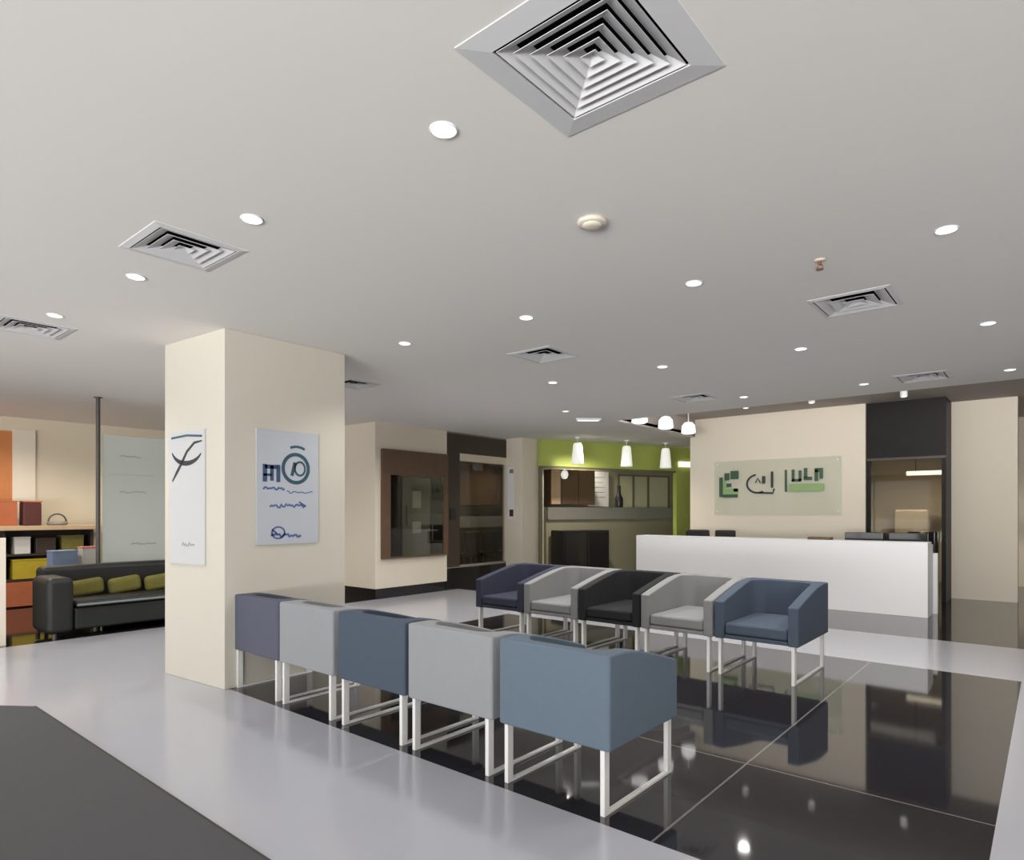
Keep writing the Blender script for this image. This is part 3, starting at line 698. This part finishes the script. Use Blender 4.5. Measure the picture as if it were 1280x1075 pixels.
for sx in (-.2, .2):
    for sy in (-.45, .45): b = MB(); b.box(sx - .02, sx + .02, sy - .02, sy + .02, 0, .62); b.build('leg', M['black'], t)
good('gift_box', 'pale blue box behind the black sofa', 'box', M['blue_pale'], -10.5, 2.86, .66, .25, .30, .24)
good('paper_bag', 'white bag with reddish top behind the black sofa', 'bag', M['white_box'], -10.5, 3.18, .66, .2, .22, .28, .01, M['pink_red'])
t = thing('wall_panel', 'orange wood panel on the far left wall', 'panel', (-12.6, 2.45, 1.2))
b = MB(); b.box(0, .04, -1.2, .30, 0, 1.52); b.build('board', M['orange_wood'], t)
b = MB(); b.box(0, .05, .30, .60, 0, 1.56); b.build('side_board', M['cream'], t)

# ------------------------------------------------------------------ lights
def area(name, loc, rot, sx, sy, power, col=(1, 1, 1), spread=None):
    l = bpy.data.lights.new(name, 'AREA'); l.shape = 'RECTANGLE'; l.size = sx; l.size_y = sy; l.energy = power; l.color = col
    if spread: l.spread = math.radians(spread)
    o = bpy.data.objects.new(name, l); C.objects.link(o); o.location = loc; o.rotation_euler = rot; return o
area('window_daylight', (-7.6, YS - .25, 1.5), (PI / 2, 0, 0), 8.0, 2.5, 80, (1, .985, .97))
area('window_daylight', (1.1, YS - .25, 1.5), (PI / 2, 0, 0), 8.2, 2.5, 125, (.97, .985, 1))
# unseen upward area lights added outside the windows to brighten the ceiling
area('ceiling_fill', (-7.6, YS - 4.2, .05), (math.radians(135), 0, 0), 8.0, 3.0, 140, (1, .99, .97))
area('ceiling_fill', (2.6, YS - 4.2, .05), (math.radians(135), 0, 0), 9.0, 3.0, 2750, (1, .99, .97))
def spot(loc, power, col=(1, .965, .92), ang=110):
    l = bpy.data.lights.new('downlight_or_fill', 'SPOT'); l.energy = power; l.color = col; l.spot_size = math.radians(ang); l.spot_blend = .7; l.shadow_soft_size = .06
    o = bpy.data.objects.new('downlight_or_fill', l); C.objects.link(o); o.location = loc
for x, y, lab, m in DL: spot((x, y, CZ - .02), (8 if x < -4 else 16) if y < 3 else 55 if y < 5 else 115 if y < 8 else 12, ang=125 if y < 5 else 165)
# extra spots without fittings added along the downlight grid to brighten the left side
for x, y, p in ((-4.4, -.6, 25), (-5.8, -.6, 80), (-7.2, -.6, 95), (-7.2, 1.65, 120), (-7.2, 3.95, 80), (-7.2, 6.1, 80), (-5.75, 6.1, 50)): spot((x, y, CZ - .02), p, ang=150)
for x, y in ((-10.2, 1.6), (-11.2, 2.6), (-10.8, 4.5)): spot((x, y, CZ - .02), 120, (1, .92, .8), 150)  # unseen warm spots added to brighten the far left area
# unseen area lights added behind the ceiling lip to brighten the back wall
area('wall_fill', (-3.6, 9.35, 3.12), (math.radians(72), 0, 0), 3.6, .2, 23, (1, .97, .92))
area('wall_fill', (-.6, 9.35, 3.12), (math.radians(72), 0, 0), 2.0, .2, 36, (1, .97, .92))
for x, y, p in ((-8.3, 12.6, 130), (-7.0, 10.9, 200), (-10.1, 10.6, 60), (-10.3, 12.3, 60), (-1.9, 14.0, 130), (1.0, 14.0, 40)): spot((x, y, CZ - .03), p, (1, .93, .8), 150)  # spots without fittings, added to brighten the café, shopfront and rear rooms

w = bpy.data.worlds.new('World'); SC.world = w; w.use_nodes = True
bg = w.node_tree.nodes['Background']; bg.inputs[0].default_value = (.85, .92, 1, 1); bg.inputs[1].default_value = 0.9

# ------------------------------------------------------------------ camera
cd = bpy.data.cameras.new('Camera'); cam = bpy.data.objects.new('Camera', cd); C.objects.link(cam)
cam.location = (0, 0, 1.45); cam.rotation_euler = (PI / 2, 0, math.atan2(675, 807))
cd.sensor_fit = 'HORIZONTAL'; cd.sensor_width = 36; cd.lens = 36 * 807 / 1280; cd.shift_y = (640 - 537.5) / 1280
cd.clip_start = .05
SC.camera = cam
SC.view_settings.view_transform = 'Standard'; SC.view_settings.look = 'None'; SC.view_settings.gamma = 1
SC.view_settings.use_curve_mapping = False
SC.view_settings.exposure = 0.0
SC.cycles.max_bounces = 8; SC.cycles.diffuse_bounces = 5; SC.cycles.glossy_bounces = 4; SC.cycles.transparent_max_bounces = 10
SC.cycles.sample_clamp_indirect = 4
SC.cycles.use_denoising = True
